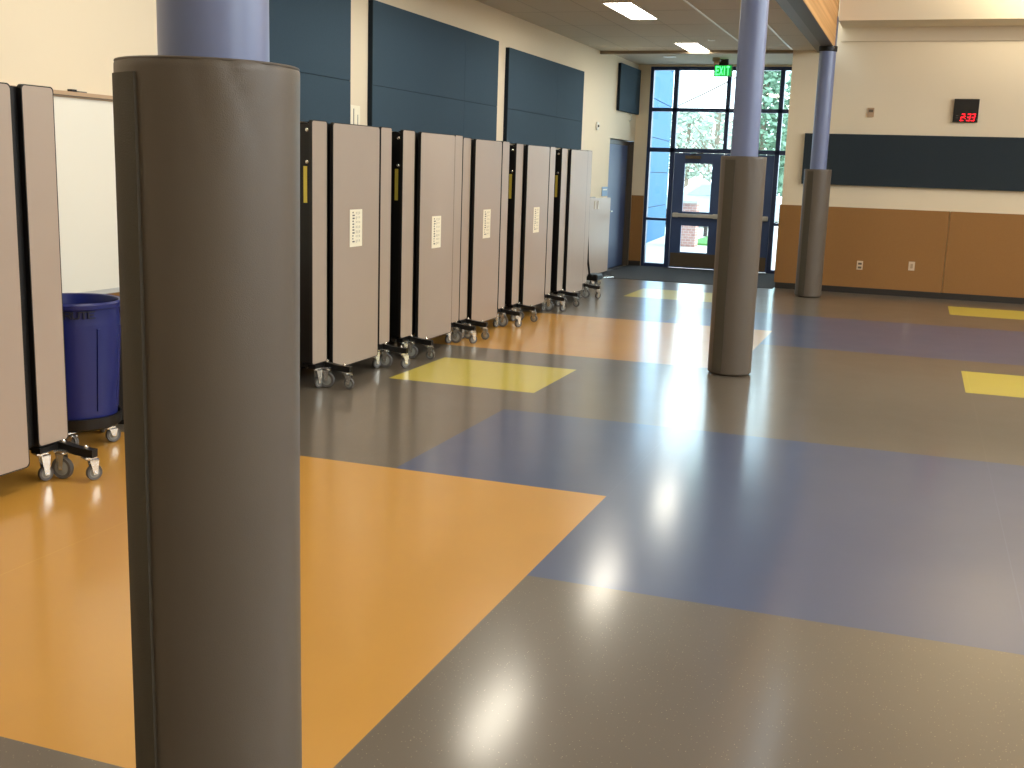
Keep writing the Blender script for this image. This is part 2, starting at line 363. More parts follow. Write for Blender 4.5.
# recessed side door in the left wall, seen at a glancing angle
b = MB(); b.box(WX - 0.19, WX - 0.14, 18.2, 19.9, 0, 2.21)
b.box(WX - 0.19, WX - 0.01, 19.885, 19.9, 0.0, 2.2); b.box(WX - 0.14, WX - 0.10, 19.78, 19.885, 0, 2.2); b.box(WX - 0.14, WX - 0.10, 18.2, 18.42, 0, 2.2); b.box(WX - 0.14, WX - 0.10, 18.42, 19.78, 2.13, 2.2)
fr = struct(b.build('trim_8', FRAMEG))
b = MB(); b.box(WX - 0.138, WX - 0.095, 18.43, 19.77, 0.01, 2.125); d3 = struct(b.build('door_3', DOORB, bevel=0.003))
b = MB(); b.tube([(WX - 0.09, 18.56, 1.0), (WX - 0.03, 18.56, 1.0), (WX - 0.03, 18.68, 1.0)], 0.011); b.cyl((WX, 18.56, 1.0), 0.03, -0.098, -0.085, 16, 'x'); b.build('door_handle', ALU, d3, smooth=True)

# walk-off mat in the entrance bay
b = MB(); b.box(WX + 0.01, -1.99, 17.24, 19.87, 0.0, 0.008)
tag(b.build('entrance_mat', CARPET), 'charcoal carpet walk-off mat covering the floor before the glazed doors', 'mat')

# ------------------------------------------------------------------ columns and their pads
def column(x, y, ztop, label, beamcap=False):
    t = empty('steel_column', (x, y, 0), 0, label, 'column', 'round columns in a line')
    MB().lathe([(0.112, 0.012), (0.112, ztop)], n=56).build('pole', POLE, t, smooth=True)
    MB().cyl((0, 0, 0), 0.15, 0, 0.012, 40).build('base_plate', BLACK, t)
    MB().lathe([(0.117, ztop - 0.07), (0.125, ztop - 0.06), (0.125, ztop)], n=40).build('cap', BLACK, t, smooth=True)
    return t
def column_pad(x, y, h, label, flap_c, r=0.185):
    t = empty('column_pad', (x, y, 0), 0, label, 'pad', 'padded wraps round the columns')
    n = 120; prof = [(0.115, 0.01), (r - 0.012, 0.008), (r - 0.001, 0.02), (r - 0.002, 0.5), (r, 1.2), (r + 0.001, h - 0.12), (r + 0.002, h - 0.02), (r + 0.0015, h - 0.008), (r - 0.002, h - 0.001), (r - 0.03, h), (0.115, h - 0.004)]
    # refine the profile along the height so shallow folds can be pressed in
    P = []
    for i in range(len(prof) - 1):
        (a, z0), (c, z1) = prof[i], prof[i + 1]; k = max(1, int((z1 - z0) / 0.025))
        for q in range(k): P.append((a + (c - a) * q / k, z0 + (z1 - z0) * q / k))
    P.append(prof[-1])
    b = MB(); b.lathe(P, n=n, cap=False)
    # closed ring: the inside wall
    m = len(P); b.f += [((m - 1) * n + k, (m - 1) * n + (k + 1) % n, (k + 1) % n, k) for k in range(n)]; b.m += [0] * n
    rnd = random.Random(int(abs(y) * 100))
    folds = [(flap_c + 1.25 + 0.35 * rnd.random(), h - 0.01, 0.0032, 0.55), (flap_c + 1.7, h - 0.02, 0.003, -0.5), (flap_c + 0.9, h - 0.01, 0.002, 0.3)]
    nv = []
    for (vx, vy, vz) in b.v:
        rr = math.hypot(vx, vy)
        if rr > 0.16:
            a = math.atan2(vy, vx); dr = 0.0012 * math.sin(a * 3 + vz * 2.1) + 0.0008 * math.sin(a * 5 - vz * 4.3)
            for fa, fz, dep, sl in folds:
                da = (a - (fa + (fz - vz) * sl * 4) + PI) % (2 * PI) - PI
                dr -= dep * math.exp(-(da / 0.07) ** 2) * math.exp(-((fz - vz) / 0.14) ** 2)
            k = (rr + dr) / rr; vx, vy = vx * k, vy * k
        nv.append((vx, vy, vz))
    b.v = nv; b.build('cover', VINYL, t, smooth=True)
    def strip(a0, a1, r0, r1, z0, z1, nz=60, wob=0.0025):
        s = MB(); vs = []; na = 10
        for side, rad in ((0, r0), (1, r1)):
            for j in range(nz + 1):
                z = z0 + (z1 - z0) * j / nz
                for i in range(na + 1):
                    f = i / na; rr = rad + (0.0 if side == 0 else wob * math.sin(z * 9 + f * 2) * (1 - abs(2 * f - 1)))
                    a = a0 + (a1 - a0) * f + 0.006 * math.sin(z * 5.3)
                    vs.append((rr * math.cos(a), rr * math.sin(a), z))
        W = na + 1; N = W * (nz + 1); fs = []
        for j in range(nz):
            for i in range(na):
                q = j * W + i; fs += [(q, q + 1, q + W + 1, q + W), (N + q, N + q + W, N + q + W + 1, N + q + 1)]
        for j in range(nz):
            for i in (0, na): q = j * W + i; fs.append((q, q + W, N + q + W, N + q))
        for j in (0, nz):
            for i in range(na): q = j * W + i; fs.append((q, q + 1, N + q + 1, N + q))
        return s.add(vs, fs)
    strip(flap_c - 0.26, flap_c + 0.25, r - 0.006, r + 0.007, 0.03, h - 0.03).build('closing_flap', VINYLD, t, smooth=True)
    # stitched piping round the top rim
    MB().tube([((r - 0.002) * math.cos(2 * PI * k / 72), (r - 0.002) * math.sin(2 * PI * k / 72), h - 0.003) for k in range(73)], 0.003, 8).build('rim_piping', VINYL, t, smooth=True)
    return t
FA = -2.04
for (x, y, zt, h, lc, lp) in (
    (-1.416, 2.035, 3.45, 1.86, 'nearest slate blue round steel column, standing on the orange floor', 'nearest tall taupe vinyl pad, wrapping the column on the orange floor'),
    (-1.41, 9.52, 3.45, 1.825, 'slate blue steel column in the middle, in front of the entrance doors', 'taupe vinyl pad round the middle column, in front of the entrance doors'),
    (-1.395, 16.45, 3.45, 1.79, 'farthest slate blue steel column under the end of the wooden beam', 'taupe vinyl pad round the farthest column, beside the tan wainscot')):
    column(x + (0.012 if y < 3 else 0.0), y + (0.006 if y < 3 else 0.0), zt, lc); column_pad(x + (0.002 if y < 3 else 0), y, h, lp, FA)

# wooden beam carried by the columns
t = empty('wooden_beam', (-1.40, 6.4, 3.45), 0, 'honey coloured laminated wooden beam resting on top of the columns', 'beam')
MB().box(-0.08, 0.08, -10.3, 10.34, 0.0, 1.0).build('timber', WOOD, t, bevel=0.006)
MB().box(-0.08, 0.074, -10.3, 10.1, -0.004, 0.0).build('dark_underside', mat('dark_underside_grey', (92, 86, 80), rough=0.6), t)  # thin sheet added to keep the beam's underside dark
b = MB(); b.box(-0.085, 0.09, 10.34, 10.36, -0.0, 0.42); b.box(0.08, 0.088, 10.2, 10.36, 0.0, 0.42); b.build('end_plate', POLE, t)

# ------------------------------------------------------------------ folding tables
def caster(parent, x, y, r, wdt, fork, top, ang=0.0):
    M = Matrix.Translation((x, y, 0)) @ Matrix.Rotation(ang, 4, 'Z')
    off = 0.025 if fork == 's' else 0.0
    c = MB()
    c.box(-0.03, 0.03, -0.03, 0.03, top - 0.008, top); c.cyl((0, 0, 0), 0.018, top - 0.02, top - 0.008, 14)
    hw = wdt / 2 + 0.005
    for s in (-1, 1):       # fork cheeks, tapered down to the axle
        y0 = s * hw; y1 = s * (hw + 0.003)
        c.add([(off - 0.028, y0, top - 0.016), (off + 0.022, y0, top - 0.016), (off + 0.012, y0, r - 0.008), (off - 0.010, y0, r - 0.008),
               (off - 0.028, y1, top - 0.016), (off + 0.022, y1, top - 0.016), (off + 0.012, y1, r - 0.008), (off - 0.010, y1, r - 0.008)],
              [(0, 1, 2, 3), (7, 6, 5, 4), (0, 4, 5, 1), (1, 5, 6, 2), (2, 6, 7, 3), (3, 7, 4, 0)])
    c.box(off - 0.028, off + 0.022, -hw - 0.003, hw + 0.003, top - 0.022, top - 0.016)
    c.cyl((off, 0, r), 0.006, -hw - 0.007, hw + 0.007, 10, 'y')
    co = c.xf(M).build('caster', CHROME, parent)
    w = MB(); p = wdt / 2
    w.lathe([(r * 0.68, -p * 0.8), (r * 0.93, -p), (r, -p * 0.5), (r, p * 0.5), (r * 0.93, p), (r * 0.68, p * 0.8)], (off, 0, r), 28, 'y', 0)
    w.lathe([(r * 0.2, -p - 0.003), (r * 0.3, -p - 0.001), (r * 0.62, -p * 0.72), (r * 0.66, -p * 0.82)], (off, 0, r), 24, 'y', 1)
    w.lathe([(r * 0.66, p * 0.82), (r * 0.62, p * 0.72), (r * 0.3, p + 0.001), (r * 0.2, p + 0.003)], (off, 0, r), 24, 'y', 1)
    w.xf(M).build('wheel', [RUBG, HUBG], co, smooth=True)

def notice(parent, x, yc, zc, wy, hz, name='notice'):
    s = MB(); s.box(x, x + 0.0015, yc - wy / 2, yc + wy / 2, zc - hz / 2, zc + hz / 2); p = s.build(name, PAPER, parent)
    k = MB(); r = random.Random(int(yc * 100))
    for j in range(11):       # illegible small print running down the sheet
        z = zc + hz * (0.42 - 0.078 * j); k.box(x + 0.0015, x + 0.002, yc - wy * 0.30, yc - wy * (0.30 - 0.07 - 0.13 * r.random()), z - 0.006, z + 0.005)
    for j in range(3):
        y = yc + wy * (0.0 + 0.14 * j)
        for q in range(7): z = zc + hz * (0.40 - 0.125 * q); k.box(x + 0.0015, x + 0.002, y, y + 0.004, z - 0.012 * r.random() - 0.004, z + 0.010)
    k.build('print', INK, p)

CX = -4.42
def folding_table(yw0, yw1, nl, nr, label, sheet=True, ztop=1.95, zs=1.30, tilt=0.0, bars=None):
    """mobile bench table folded upright; nl / nr are the near and far bench extents along Y"""
    yc = (yw0 + yw1) / 2
    t = empty('folding_table', (CX, yc, 0), tilt, label, 'table', 'folded cafeteria tables along the left wall')
    L = lambda y: y - yc
    xf, xb = 0.335, 0.312
    for s in (1, -1):
        f = MB(); f.board(*sorted((s * (xf - 0.028), s * xf)), L(yw0), L(yw1), 0.115, ztop, 0.025); f.build('tabletop', [LAMIN, EDGE], t)
        for e in (nl, nr):
            if e: g = MB(); g.board(*sorted((s * (xb - 0.026), s * xb)), L(e[0]), L(e[1]), 0.19, ztop + 0.005, 0.02); g.build('bench', [LAMIN, EDGE], t)
    ya = L(nl[0] if nl else yw0); yb = L(nr[1] if nr else yw1)
    fr = MB()
    for ye, sg in ((ya + 0.015, 1), (yb - 0.045, -1)):
        # end frames: profile plate with rounded shoulders
        x0, x1, z0, z1, rr = -0.30, 0.30, 0.20, ztop - 0.015, 0.06
        out = []
        for cx, cz, a0 in ((x1 - rr, z1 - rr, 0), (x0 + rr, z1 - rr, PI / 2), (x0 + 0.02, z0 + 0.02, PI), (x1 - 0.02, z0 + 0.02, 1.5 * PI)):
            q = rr if cz > 1 else 0.02
            for k in range(5): a = a0 + PI / 2 * k / 4; out.append((cx + q * math.cos(a), cz + q * math.sin(a)))
        n = len(out); fr.add([(a, ye, c) for a, c in out] + [(a, ye + 0.03, c) for a, c in out], [tuple(range(n)), tuple(range(2 * n - 1, n - 1, -1))] + [(k, (k + 1) % n, n + (k + 1) % n, n + k) for k in range(n)])
    fr.box(-0.06, 0.06, ya + 0.03, yb - 0.03, 1.78, 1.83); fr.box(-0.05, 0.05, ya + 0.03, yb - 0.03, 1.0, 1.05)
    fr.box(-0.20, 0.20, ya + 0.05, yb - 0.05, 0.16, 0.21)
    for s in (-1, 1):         # black filler sheets added so the gaps between top and benches read dark
        fr.box(*sorted((s * 0.25, s * 0.284)), ya + 0.045, yb - 0.045, 0.20, ztop - 0.008)
    fr.build('frame', BLACK, t)
    for z in (ztop - 0.065, ztop - 0.29): MB().lathe([(0.014, 0), (0.013, -0.006), (0.005, -0.011)], (0.265, ya + 0.015, z), 12, 'y').build('bolt', CHROME, t, smooth=True)
    lb = MB(); lb.box(0.235, 0.265, ya + 0.0125, ya + 0.0148, ztop - 0.58, ztop - 0.32); tag(lb.build('warning_label', YLAB, t), 'yellow label strip')
    for by in (bars or (ya + 0.19, yb - 0.11)):
        by = by if bars is None else L(by)
        bar = MB()
        bar.tube([(-0.53, by, 0.150), (-0.42, by, 0.155), (-0.28, by, 0.178), (0.28, by, 0.178), (0.42, by, 0.155), (0.53, by, 0.150)], 0.030, square=True)
        bar.box(-0.16, 0.16, by - 0.035, by + 0.035, 0.13, 0.20)
        bo2 = bar.build('base_bar', BLACK, t)
        for s in (-1, 1):
            caster(t, s * 0.49, by, 0.042, 0.026, 's', 0.130, 0.5 * s + by)
            caster(t, s * 0.345, by - 0.03 * s, 0.060, 0.03, 'f', 0.155, 0.12)
            caster(t, s * 0.285, by + (-0.12 if by > 0 else -0.09) , 0.04, 0.024, 's', 0.155, 1.2)
            k = MB(); k.box(s * 0.285 - 0.03, s * 0.285 + 0.03, by - 0.15, by + 0.03, 0.155, 0.185); k.build('caster_bracket', BLACK, t)
        for s in (-1, 1):
            for (nx, nz) in ((0.475, 0.172), (0.33, 0.188)): MB().lathe([(0.012, nz), (0.011, nz + 0.011), (0.004, nz + 0.017)], (s * nx, by, 0), 12).build('cap_nut', CHROME, t, smooth=True)
    if sheet: notice(t, xf, L(yw0) + (yw1 - yw0) * 0.48, zs, 0.20, 0.285)
    return t

folding_table(3.56, 4.295, (3.28, 3.50), (4.385, 4.60), 'folded cafeteria table nearest the camera, at the left edge beside the blue bin', sheet=False, ztop=1.985, bars=(3.46, 4.54))
folding_table(7.405, 8.165, (7.14, 7.36), (8.23, 8.43), 'folded cafeteria table with a paper notice, right beside the nearest padded column', ztop=1.955, zs=1.175)
folding_table(8.95, 9.71, (8.64, 8.88), (9.76, 9.95), 'second folded table with notice from the near column, behind the yellow floor square', ztop=1.95, zs=1.08)
folding_table(10.22, 10.95, (9.96, 10.16), (11.03, 11.24), 'third folded table with notice, its near bench pressed against the table before it', ztop=1.935, zs=1.11)
folding_table(11.76, 12.53, (11.45, 11.68), (12.62, 12.83), 'folded table with the farthest paper notice, standing at the far orange floor patch', ztop=1.925, zs=1.10)
folding_table(13.39, 14.13, (13.08, 13.32), (14.19, 14.40), 'farthest tall folded table, with no paper notice on its top', sheet=False, ztop=1.92)

# the lower folded table past the row
t = empty('folding_table', (-4.52, 16.1, 0), 0.0, 'lower folded table standing past the tall ones, near the side door', 'table')
f = MB(); f.board(0.04, 0.068, -0.95, 0.64, 0.16, 1.275, 0.02); f.build('tabletop', [LAMIN, LAMIN], t)
f = MB(); f.board(-0.20, -0.172, -0.95, 0.64, 0.16, 1.275, 0.02); f.build('tabletop', [LAMIN, EDGE], t)
f = MB(); f.box(-0.17, 0.04, -0.5, 0.5, 0.60, 0.65); f.box(-0.17, 0.04, -0.8, 0.6, 0.16, 0.22); f.box(-0.1, 0.0, -0.45, -0.4, 0.18, 1.1); f.box(-0.1, 0.0, 0.4, 0.45, 0.18, 1.1)
f.build('frame', BLACK, t)
f = MB(); f.tube([(0.10, -0.66, 0.75), (0.105, -0.60, 0.4), (0.115, -0.52, 0.2), (0.16, -0.42, 0.15)], 0.016, 8); f.build('brace', BLACK, t, smooth=True)
f = MB(); f.box(-0.30, 0.22, -0.46, -0.16, 0.10, 0.19); f.build('foot_block', BLACK, t, bevel=0.02)
f = MB(); f.tube([(0.2, -0.1, 0.12), (0.26, 0.30, 0.10), (0.12, 0.42, 0.10)], 0.01, 8); f.build('latch_rod', CHROME, t, smooth=True)
caster(t, 0.10, -0.36, 0.05, 0.028, 's', 0.105, 0.4); caster(t, 0.14, -0.2, 0.045, 0.028, 's', 0.105, 1.0); caster(t, -0.22, -0.3, 0.05, 0.028, 's', 0.105, 0.4); caster(t, -0.1, 0.5, 0.06, 0.028, 's', 0.165, 0.2); 
for y in (-0.26, -0.08): tag(MB().box(0.068, 0.078, y, y + 0.03, 1.12, 1.235).build('clip', WHITEP, t), 'white upright clip')

# ------------------------------------------------------------------ left wall: acoustic panels, whiteboard, small things
def wall_panel(y0, y1, z0, z1, label, seams_z, seams_y, group='acoustic panels on the left wall'):
    t = empty('acoustic_panel', (WX + 0.002, (y0 + y1) / 2, z0), 0, label, 'panel', group); yc = (y0 + y1) / 2
    zs = [z0] + seams_z + [z1]; ys = [y0] + seams_y + [y1]; e = 0.0025
    MB().box(0, 0.045, y0 - yc, y1 - yc, 0, z1 - z0).build('backing', ACOUE, t)
    f = MB()
    for i in range(len(zs) - 1):
        for j in range(len(ys) - 1): f.box(0.045, 0.052, ys[j] - yc + (0.001 if j else 0), ys[j + 1] - yc - (0.001 if j < len(ys) - 2 else 0), zs[i] - z0 + (e if i else 0), zs[i + 1] - z0 - (e if i < len(zs) - 2 else 0))
    f.build('fabric_face', ACOU, t)
wall_panel(7.15, 9.10, 1.99, 3.13, 'slate blue acoustic wall panel partly hidden behind the nearest column', [2.38], [])
wall_panel(9.53, 12.78, 1.98, 3.13, 'middle of the three long slate blue acoustic panels above the folded tables', [2.38], [11.75])
wall_panel(13.15, 16.37, 1.97, 3.10, 'farthest of the three long slate blue acoustic panels above the folded tables', [2.38], [15.1])
wall_panel(18.5, 19.88, 2.67, 3.43, 'small slate blue acoustic panel above the side door', [], [])

t = empty('whiteboard', (WX + 0.002, 5.0, 0.82), 0, 'large whiteboard with a tan top strip on the wall behind the blue bin', 'whiteboard')
MB().box(0, 0.02, -1.22, 1.22, 0, 1.18).build('panel', WHITEB, t)
b = MB(); b.box(0, 0.035, -1.25, 1.25, 1.18, 1.215); b.build('tack_strip', TANF, t)
b = MB(); b.box(0, 0.022, -1.25, 1.25, -0.025, 0.0); b.box(0, 0.03, -1.2, 1.2, -0.03, -0.022); b.build('tray', ALU, t)
b = MB(); b.box(0.035, 0.04, -1.25, 1.25, 1.185, 1.192); b.build('strip_groove', KICK, t)
b = MB(); b.box(0.005, 0.04, 0.60, 0.64, 1.215, 1.229); tag(b.build('map_hook', BLACK), 'small dark map hook on top of the whiteboard strip', 'hook').location = (WX, 5.0, 0.82)
b = MB(); b.box(0.005, 0.03, 0.67, 0.74, 1.215, 1.222); tag(b.build('marker_pen', INK), 'thin grey marker lying on the whiteboard strip', 'marker').location = (WX, 5.0, 0.82)

# paper sign with upright lines between two acoustic panels
t = empty('paper_sign', (WX, 9.30, 2.05), 0, 'cream paper with faint upright lines between two acoustic panels', 'sign')
MB().box(0, 0.004, -0.14, 0.08, -0.1, 0.13).build('sheet', PAPER, t)
b = MB(); b.box(0.004, 0.006, -0.12, -0.108, -0.08, 0.12); b.box(0.004, 0.006, -0.05, -0.038, -0.08, 0.10); b.box(0.004, 0.006, 0.03, 0.038, -0.08, 0.05); b.build('print', INK, t)
# wall sensor
t = empty('wall_sensor', (WX, 17.35, 2.36), 0, 'small round white sensor with dark centre on the left wall', 'sensor')
MB().lathe([(0.065, 0), (0.065, 0.02), (0.045, 0.03)], (0, 0, 0), 24, 'x').build('housing', WHITEP, t, smooth=True)
MB().lathe([(0.022, 0.028), (0.02, 0.045), (0.01, 0.05)], (0, -0.02, 0), 16, 'x').build('lens', FRAMEG, t, smooth=True)
t = empty('hook_bracket', (WX, 19.35, 2.56), 0, 'tiny white bracket just below the small acoustic panel', 'bracket')
MB().tube([(0, 0, 0.1), (0.05, 0, 0.09), (0.06, 0, 0.0), (0.02, 0, -0.03)], 0.012).build('arm', WHITEP, t, smooth=True)
t = empty('room_sign', (WX, 18.0, 1.34), 0, 'small blue room sign on the wall beside the side door', 'sign')
MB().box(0, 0.008, -0.17, 0.17, -0.075, 0.075).build('plate', mat('sign_blue', (92, 128, 168), rough=0.5), t, bevel=0.002)
MB().box(0.008, 0.010, -0.13, 0.13, 0.02, 0.04).build('stripe', WHITEP, t)

# ------------------------------------------------------------------ bins
def bin_body(t, r0, r1, h, m, handles=True):
    b = MB(); b.lathe([(r0 * 0.9, 0), (r0, 0.012), (r1 * 0.985, h - 0.13), (r1 * 0.985, h - 0.125), (r1 * 0.955, h - 0.05), (r1 * 0.965, h - 0.04), (r1 + 0.012, h - 0.035), (r1 + 0.016, h - 0.012), (r1 + 0.006, h),
                       (r1 - 0.01, h - 0.004), (r1 * 0.93, h - 0.05), (r0 * 0.93, 0.03), (0.01, 0.028)], n=56)
    b.build('tub', m, t, smooth=True)
    rb = MB()
    for k in range(8):
        a0 = 2 * PI * k / 8 - 0.30
        for (aa, ww) in ((a0, 0.05),):
            z0, z1 = 0.06, h - 0.15; vs = []
            for z in (z0, z1):
                rr = r0 + (r1 * 0.985 - r0) * (z / (h - 0.13)); 
                for da, e in ((-ww, -0.004), (-ww * 0.6, 0.007), (ww * 0.6, 0.007), (ww, -0.004)): vs.append(((rr + e) * math.cos(aa + da), (rr + e) * math.sin(aa + da), z))
            rb.add(vs, [(0, 1, 5, 4), (1, 2, 6, 5), (2, 3, 7, 6), (0, 4, 7, 3), (0, 3, 2, 1), (4, 5, 6, 7)])
    rb.build('rib', m, t)
    if handles:
        for a in (0.95, 0.95 + PI):
            M = Matrix.Rotation(a, 4, 'Z'); hb = MB()
            hb.tube([(r1 + 0.005, -0.07, h - 0.03), (r1 + 0.02, -0.065, h - 0.09), (r1 + 0.025, -0.05, h - 0.14), (r1 + 0.025, 0.05, h - 0.14), (r1 + 0.02, 0.065, h - 0.09), (r1 + 0.005, 0.07, h - 0.03)], 0.013, 8)
            hb.xf(M).build('handle', m, t, smooth=True)
# seven-row stroke letters (polylines in a 1 x 1.4 cell)
GL = {'B': [[(0, 0), (0, 1.4), (.8, 1.4), (.95, 1.2), (.8, .75), (0, .72)], [(.8, .75), (1, .5), (1, .2), (.8, 0), (0, 0)]], 'R': [[(0, 0), (0, 1.4), (.85, 1.4), (1, 1.15), (.85, .7), (0, .7)], [(.5, .7), (1, 0)]],
      'U': [[(0, 1.4), (0, .2), (.2, 0), (.8, 0), (1, .2), (1, 1.4)]], 'T': [[(0, 1.4), (1, 1.4)], [(.5, 1.4), (.5, 0)]], 'E': [[(1, 1.4), (0, 1.4), (0, 0), (1, 0)], [(0, .7), (.8, .7)]],
      'X': [[(0, 0), (1, 1.4)], [(0, 1.4), (1, 0)]], 'I': [[(.5, 0), (.5, 1.4)]], 
      '2': [[(0, 1.4), (1, 1.4), (1, .7), (0, .7), (0, 0), (1, 0)]], '3': [[(0, 1.4), (1, 1.4), (1, 0), (0, 0)], [(0.1, .7), (1, .7)]]}
def stroke_quads(poly, w):
    for (a, b) in zip(poly[:-1], poly[1:]):
        d = Vector((b[0] - a[0], b[1] - a[1])); L = d.length; d /= L; n = Vector((-d.y, d.x)) * w / 2; d = d * w / 2
        yield [Vector(a) - d - n, Vector(b) + d - n, Vector(b) + d + n, Vector(a) - d + n]
t = empty('blue_bin', (-4.575, 5.19, 0.155), 0, 'round blue plastic rubbish bin on a black wheeled dolly by the left wall', 'bin')
bin_body(t, 0.235, 0.272, 0.69, BINB)
b = MB(); th0 = math.atan2(-5.19, 4.575) - 0.30; rr = 0.2735; hh = 0.029
for i, ch in enumerate('BRUTE'):
    for pl in GL[ch]:
        for q in stroke_quads(pl, 0.26):
            vs = []
            for rad in (rr - 0.006, rr + 0.0015):
                for p in q: a = th0 + (i * 1.5 + p.x * 1.15) * hh / rr; z = 0.606 + p.y * hh * 0.9; vs.append((rad * math.cos(a), rad * math.sin(a), z))
            b.add(vs, [(0, 1, 2, 3), (7, 6, 5, 4), (0, 4, 5, 1), (1, 5, 6, 2), (2, 6, 7, 3), (3, 7, 4, 0)])
b.build('lettering', MARK, t)
t = empty('bin_dolly', (-4.575, 5.19, 0), 0, 'round black dolly on casters carrying the blue bin', 'dolly')
MB().lathe([(0.18, 0.10), (0.235, 0.10), (0.255, 0.115), (0.262, 0.175), (0.25, 0.178), (0.245, 0.154), (0.02, 0.154)], n=48).build('platform', BLACK, t, smooth=True)
for k in range(5):
    a = -1.05 + 2 * PI * k / 5; caster(t, 0.205 * math.cos(a), 0.205 * math.sin(a), 0.045, 0.024, 's', 0.10, a + 0.9)
# darker container behind, against the wall
t = empty('grey_container', (-4.66, 5.80, 0.0), 0, 'dark grey container standing behind the blue bin by the near column', 'bin')
MB().lathe([(0.14, 0.02), (0.16, 0.03), (0.19, 0.62), (0.205, 0.625), (0.205, 0.66), (0.185, 0.66), (0.15, 0.08), (0.01, 0.07)], n=36).build('tub', BING, t, smooth=True)
MB().lathe([(0.13, 0), (0.17, 0), (0.17, 0.03), (0.13, 0.03)], n=30).build('foot_ring', BLACK, t)

# ------------------------------------------------------------------ far right-hand wall
t = empty('acoustic_panel', (0, RY - 0.002, 1.58), 0, 'long dark acoustic panel on the far wall below the digital clock', 'panel')
MB().box(-1.70, 5.6, -0.05, 0, 0, 0.735).build('backing', ACOUE, t)
MB().box(-1.70, 5.6, -0.055, -0.05, 0, 0.735).build('fabric_face', ACOUD, t)
t = empty('digital_clock', (0.48, RY, 2.67), 0, 'square black digital clock with red digits on the far wall', 'clock')
MB().box(-0.165, 0.165, -0.05, 0, -0.16, 0.16).build('case', LCDB, t, bevel=0.004)
b = MB(); x = -0.062
for i, ch in enumerate('2:33'):
    if ch == ':':
        for z in (0.022, 0.056): b.box(x - 0.004, x + 0.006, -0.053, -0.05, -0.138 + z, -0.128 + z)
        x += 0.020; continue
    for pl in GL[ch]:
        for q in stroke_quads(pl, 0.20):
            vs = [(x + p.x * 0.036 + p.y * 0.010, yy, -0.136 + p.y * 0.062) for yy in (-0.05, -0.0535) for p in q]
            b.add(vs, [(0, 1, 2, 3), (7, 6, 5, 4), (0, 4, 5, 1), (1, 5, 6, 2), (2, 6, 7, 3), (3, 7, 4, 0)])
    x += 0.060
b.build('digits', REDL, t)
b = MB()
for z in (-0.075, -0.105): b.box(-0.125, -0.095, -0.052, -0.05, z, z + 0.007)
b.build('caption', INK, t)
def outlet(x, z, label, blank=False):
    t = empty('wall_outlet', (x, RY - 0.02, z), 0, label, 'outlet', 'cover plates on the tan wainscot')
    MB().box(-0.043, 0.043, -0.008, 0, -0.065, 0.065).build('plate', ALMOND, t, bevel=0.003)
    f = MB()
    if blank: f.box(-0.017, 0.017, -0.010, -0.008, -0.034, 0.034)
    else:
        for z0 in (-0.048, 0.008): f.box(-0.026, 0.026, -0.010, -0.008, z0, z0 + 0.03)
    f.build('socket', KICK if not blank else TANF, t)
outlet(-0.76, 0.42, 'pale wall outlet on the tan wainscot nearer the column')
outlet(-0.035, 0.45, 'pale cover plate on the tan wainscot farther right', True)
t = empty('thermostat', (-0.80, RY, 2.63), 0, 'small tan thermostat on the upper far wall, left of the clock', 'thermostat')
MB().box(-0.045, 0.045, -0.02, 0, -0.065, 0.065).build('case', TANF, t, bevel=0.004)
MB().box(-0.03, 0.03, -0.022, -0.02, 0.0, 0.04).build('display', KICK, t)

# ------------------------------------------------------------------ ceiling things
def troffer(y, label, group=None):
    t = empty('ceiling_light', (-3.35, y, CZ), 0, label, 'light', 'recessed ceiling lights over the table row')
    b = MB(); w_, l_ = 0.155, 0.66
    b.box(-w_ - 0.02, -w_, -l_ - 0.02, l_ + 0.02, -0.012, 0); b.box(w_, w_ + 0.02, -l_ - 0.02, l_ + 0.02, -0.012, 0); b.box(-w_, w_, -l_ - 0.02, -l_, -0.012, 0); b.box(-w_, w_, l_, l_ + 0.02, -0.012, 0)
    b.build('frame', BARM, t); MB().box(-w_, w_, -l_, l_, -0.008, -0.002).build('diffuser', LENS, t)
troffer(17.0 - 0.02, 'recessed rectangular ceiling light closest to the exit sign')
troffer(13.12, 'recessed rectangular ceiling light at the top edge of the photo')
for y in (9.25, 5.4, 1.5): troffer(y, 'recessed rectangular ceiling light mirrored in the glossy floor')
t = empty('downlight', (-4.05, 18.5, CZ + 0.03), 0, 'small bright downlight in the entrance bay ceiling', 'light')
MB().lathe([(0.075, -0.002), (0.10, -0.004), (0.11, -0.012), (0.085, -0.014)], n=30).build('ring', BARM, t, smooth=True); MB().cyl((0, 0, 0), 0.078, -0.012, -0.004, 24).build('lens', LENS2, t)
t = empty('sprinkler_head', (-2.93, 16.0, CZ), 0, 'small white concealed sprinkler disc in the ceiling beside the light', 'sprinkler')
MB().lathe([(0.055, 0), (0.05, -0.012), (0.02, -0.016)], n=24).build('disc', BARM, t, smooth=True)
t = empty('horn_strobe', (-3.33, 18.75, CZ + 0.03), 0, 'small beige ceiling device beside the exit sign', 'alarm')
MB().box(-0.06, 0.06, -0.04, 0.04, -0.06, 0).build('housing', mat('beige_device', (150, 140, 112), rough=0.6), t, bevel=0.01)
MB().box(-0.03, 0.05, -0.05, -0.0, -0.10, -0.05).build('lens', TANF, t, bevel=0.01)
t = empty('exit_sign', (-3.25, 19.0, 3.53), 0, 'green lit EXIT sign hanging from the entrance bay ceiling', 'sign')
MB().box(-0.075, 0.075, -0.03, 0.03, -0.095, 0).build('mount', BLACK, t)
MB().box(-0.15, 0.15, -0.022, 0.022, -0.275, -0.085).build('case', mat('exit_case', (120, 150, 120), rough=0.5), t, bevel=0.005)
MB().box(-0.135, 0.135, -0.024, -0.022, -0.262, -0.098).build('panel', GREENE, t)
b = MB()
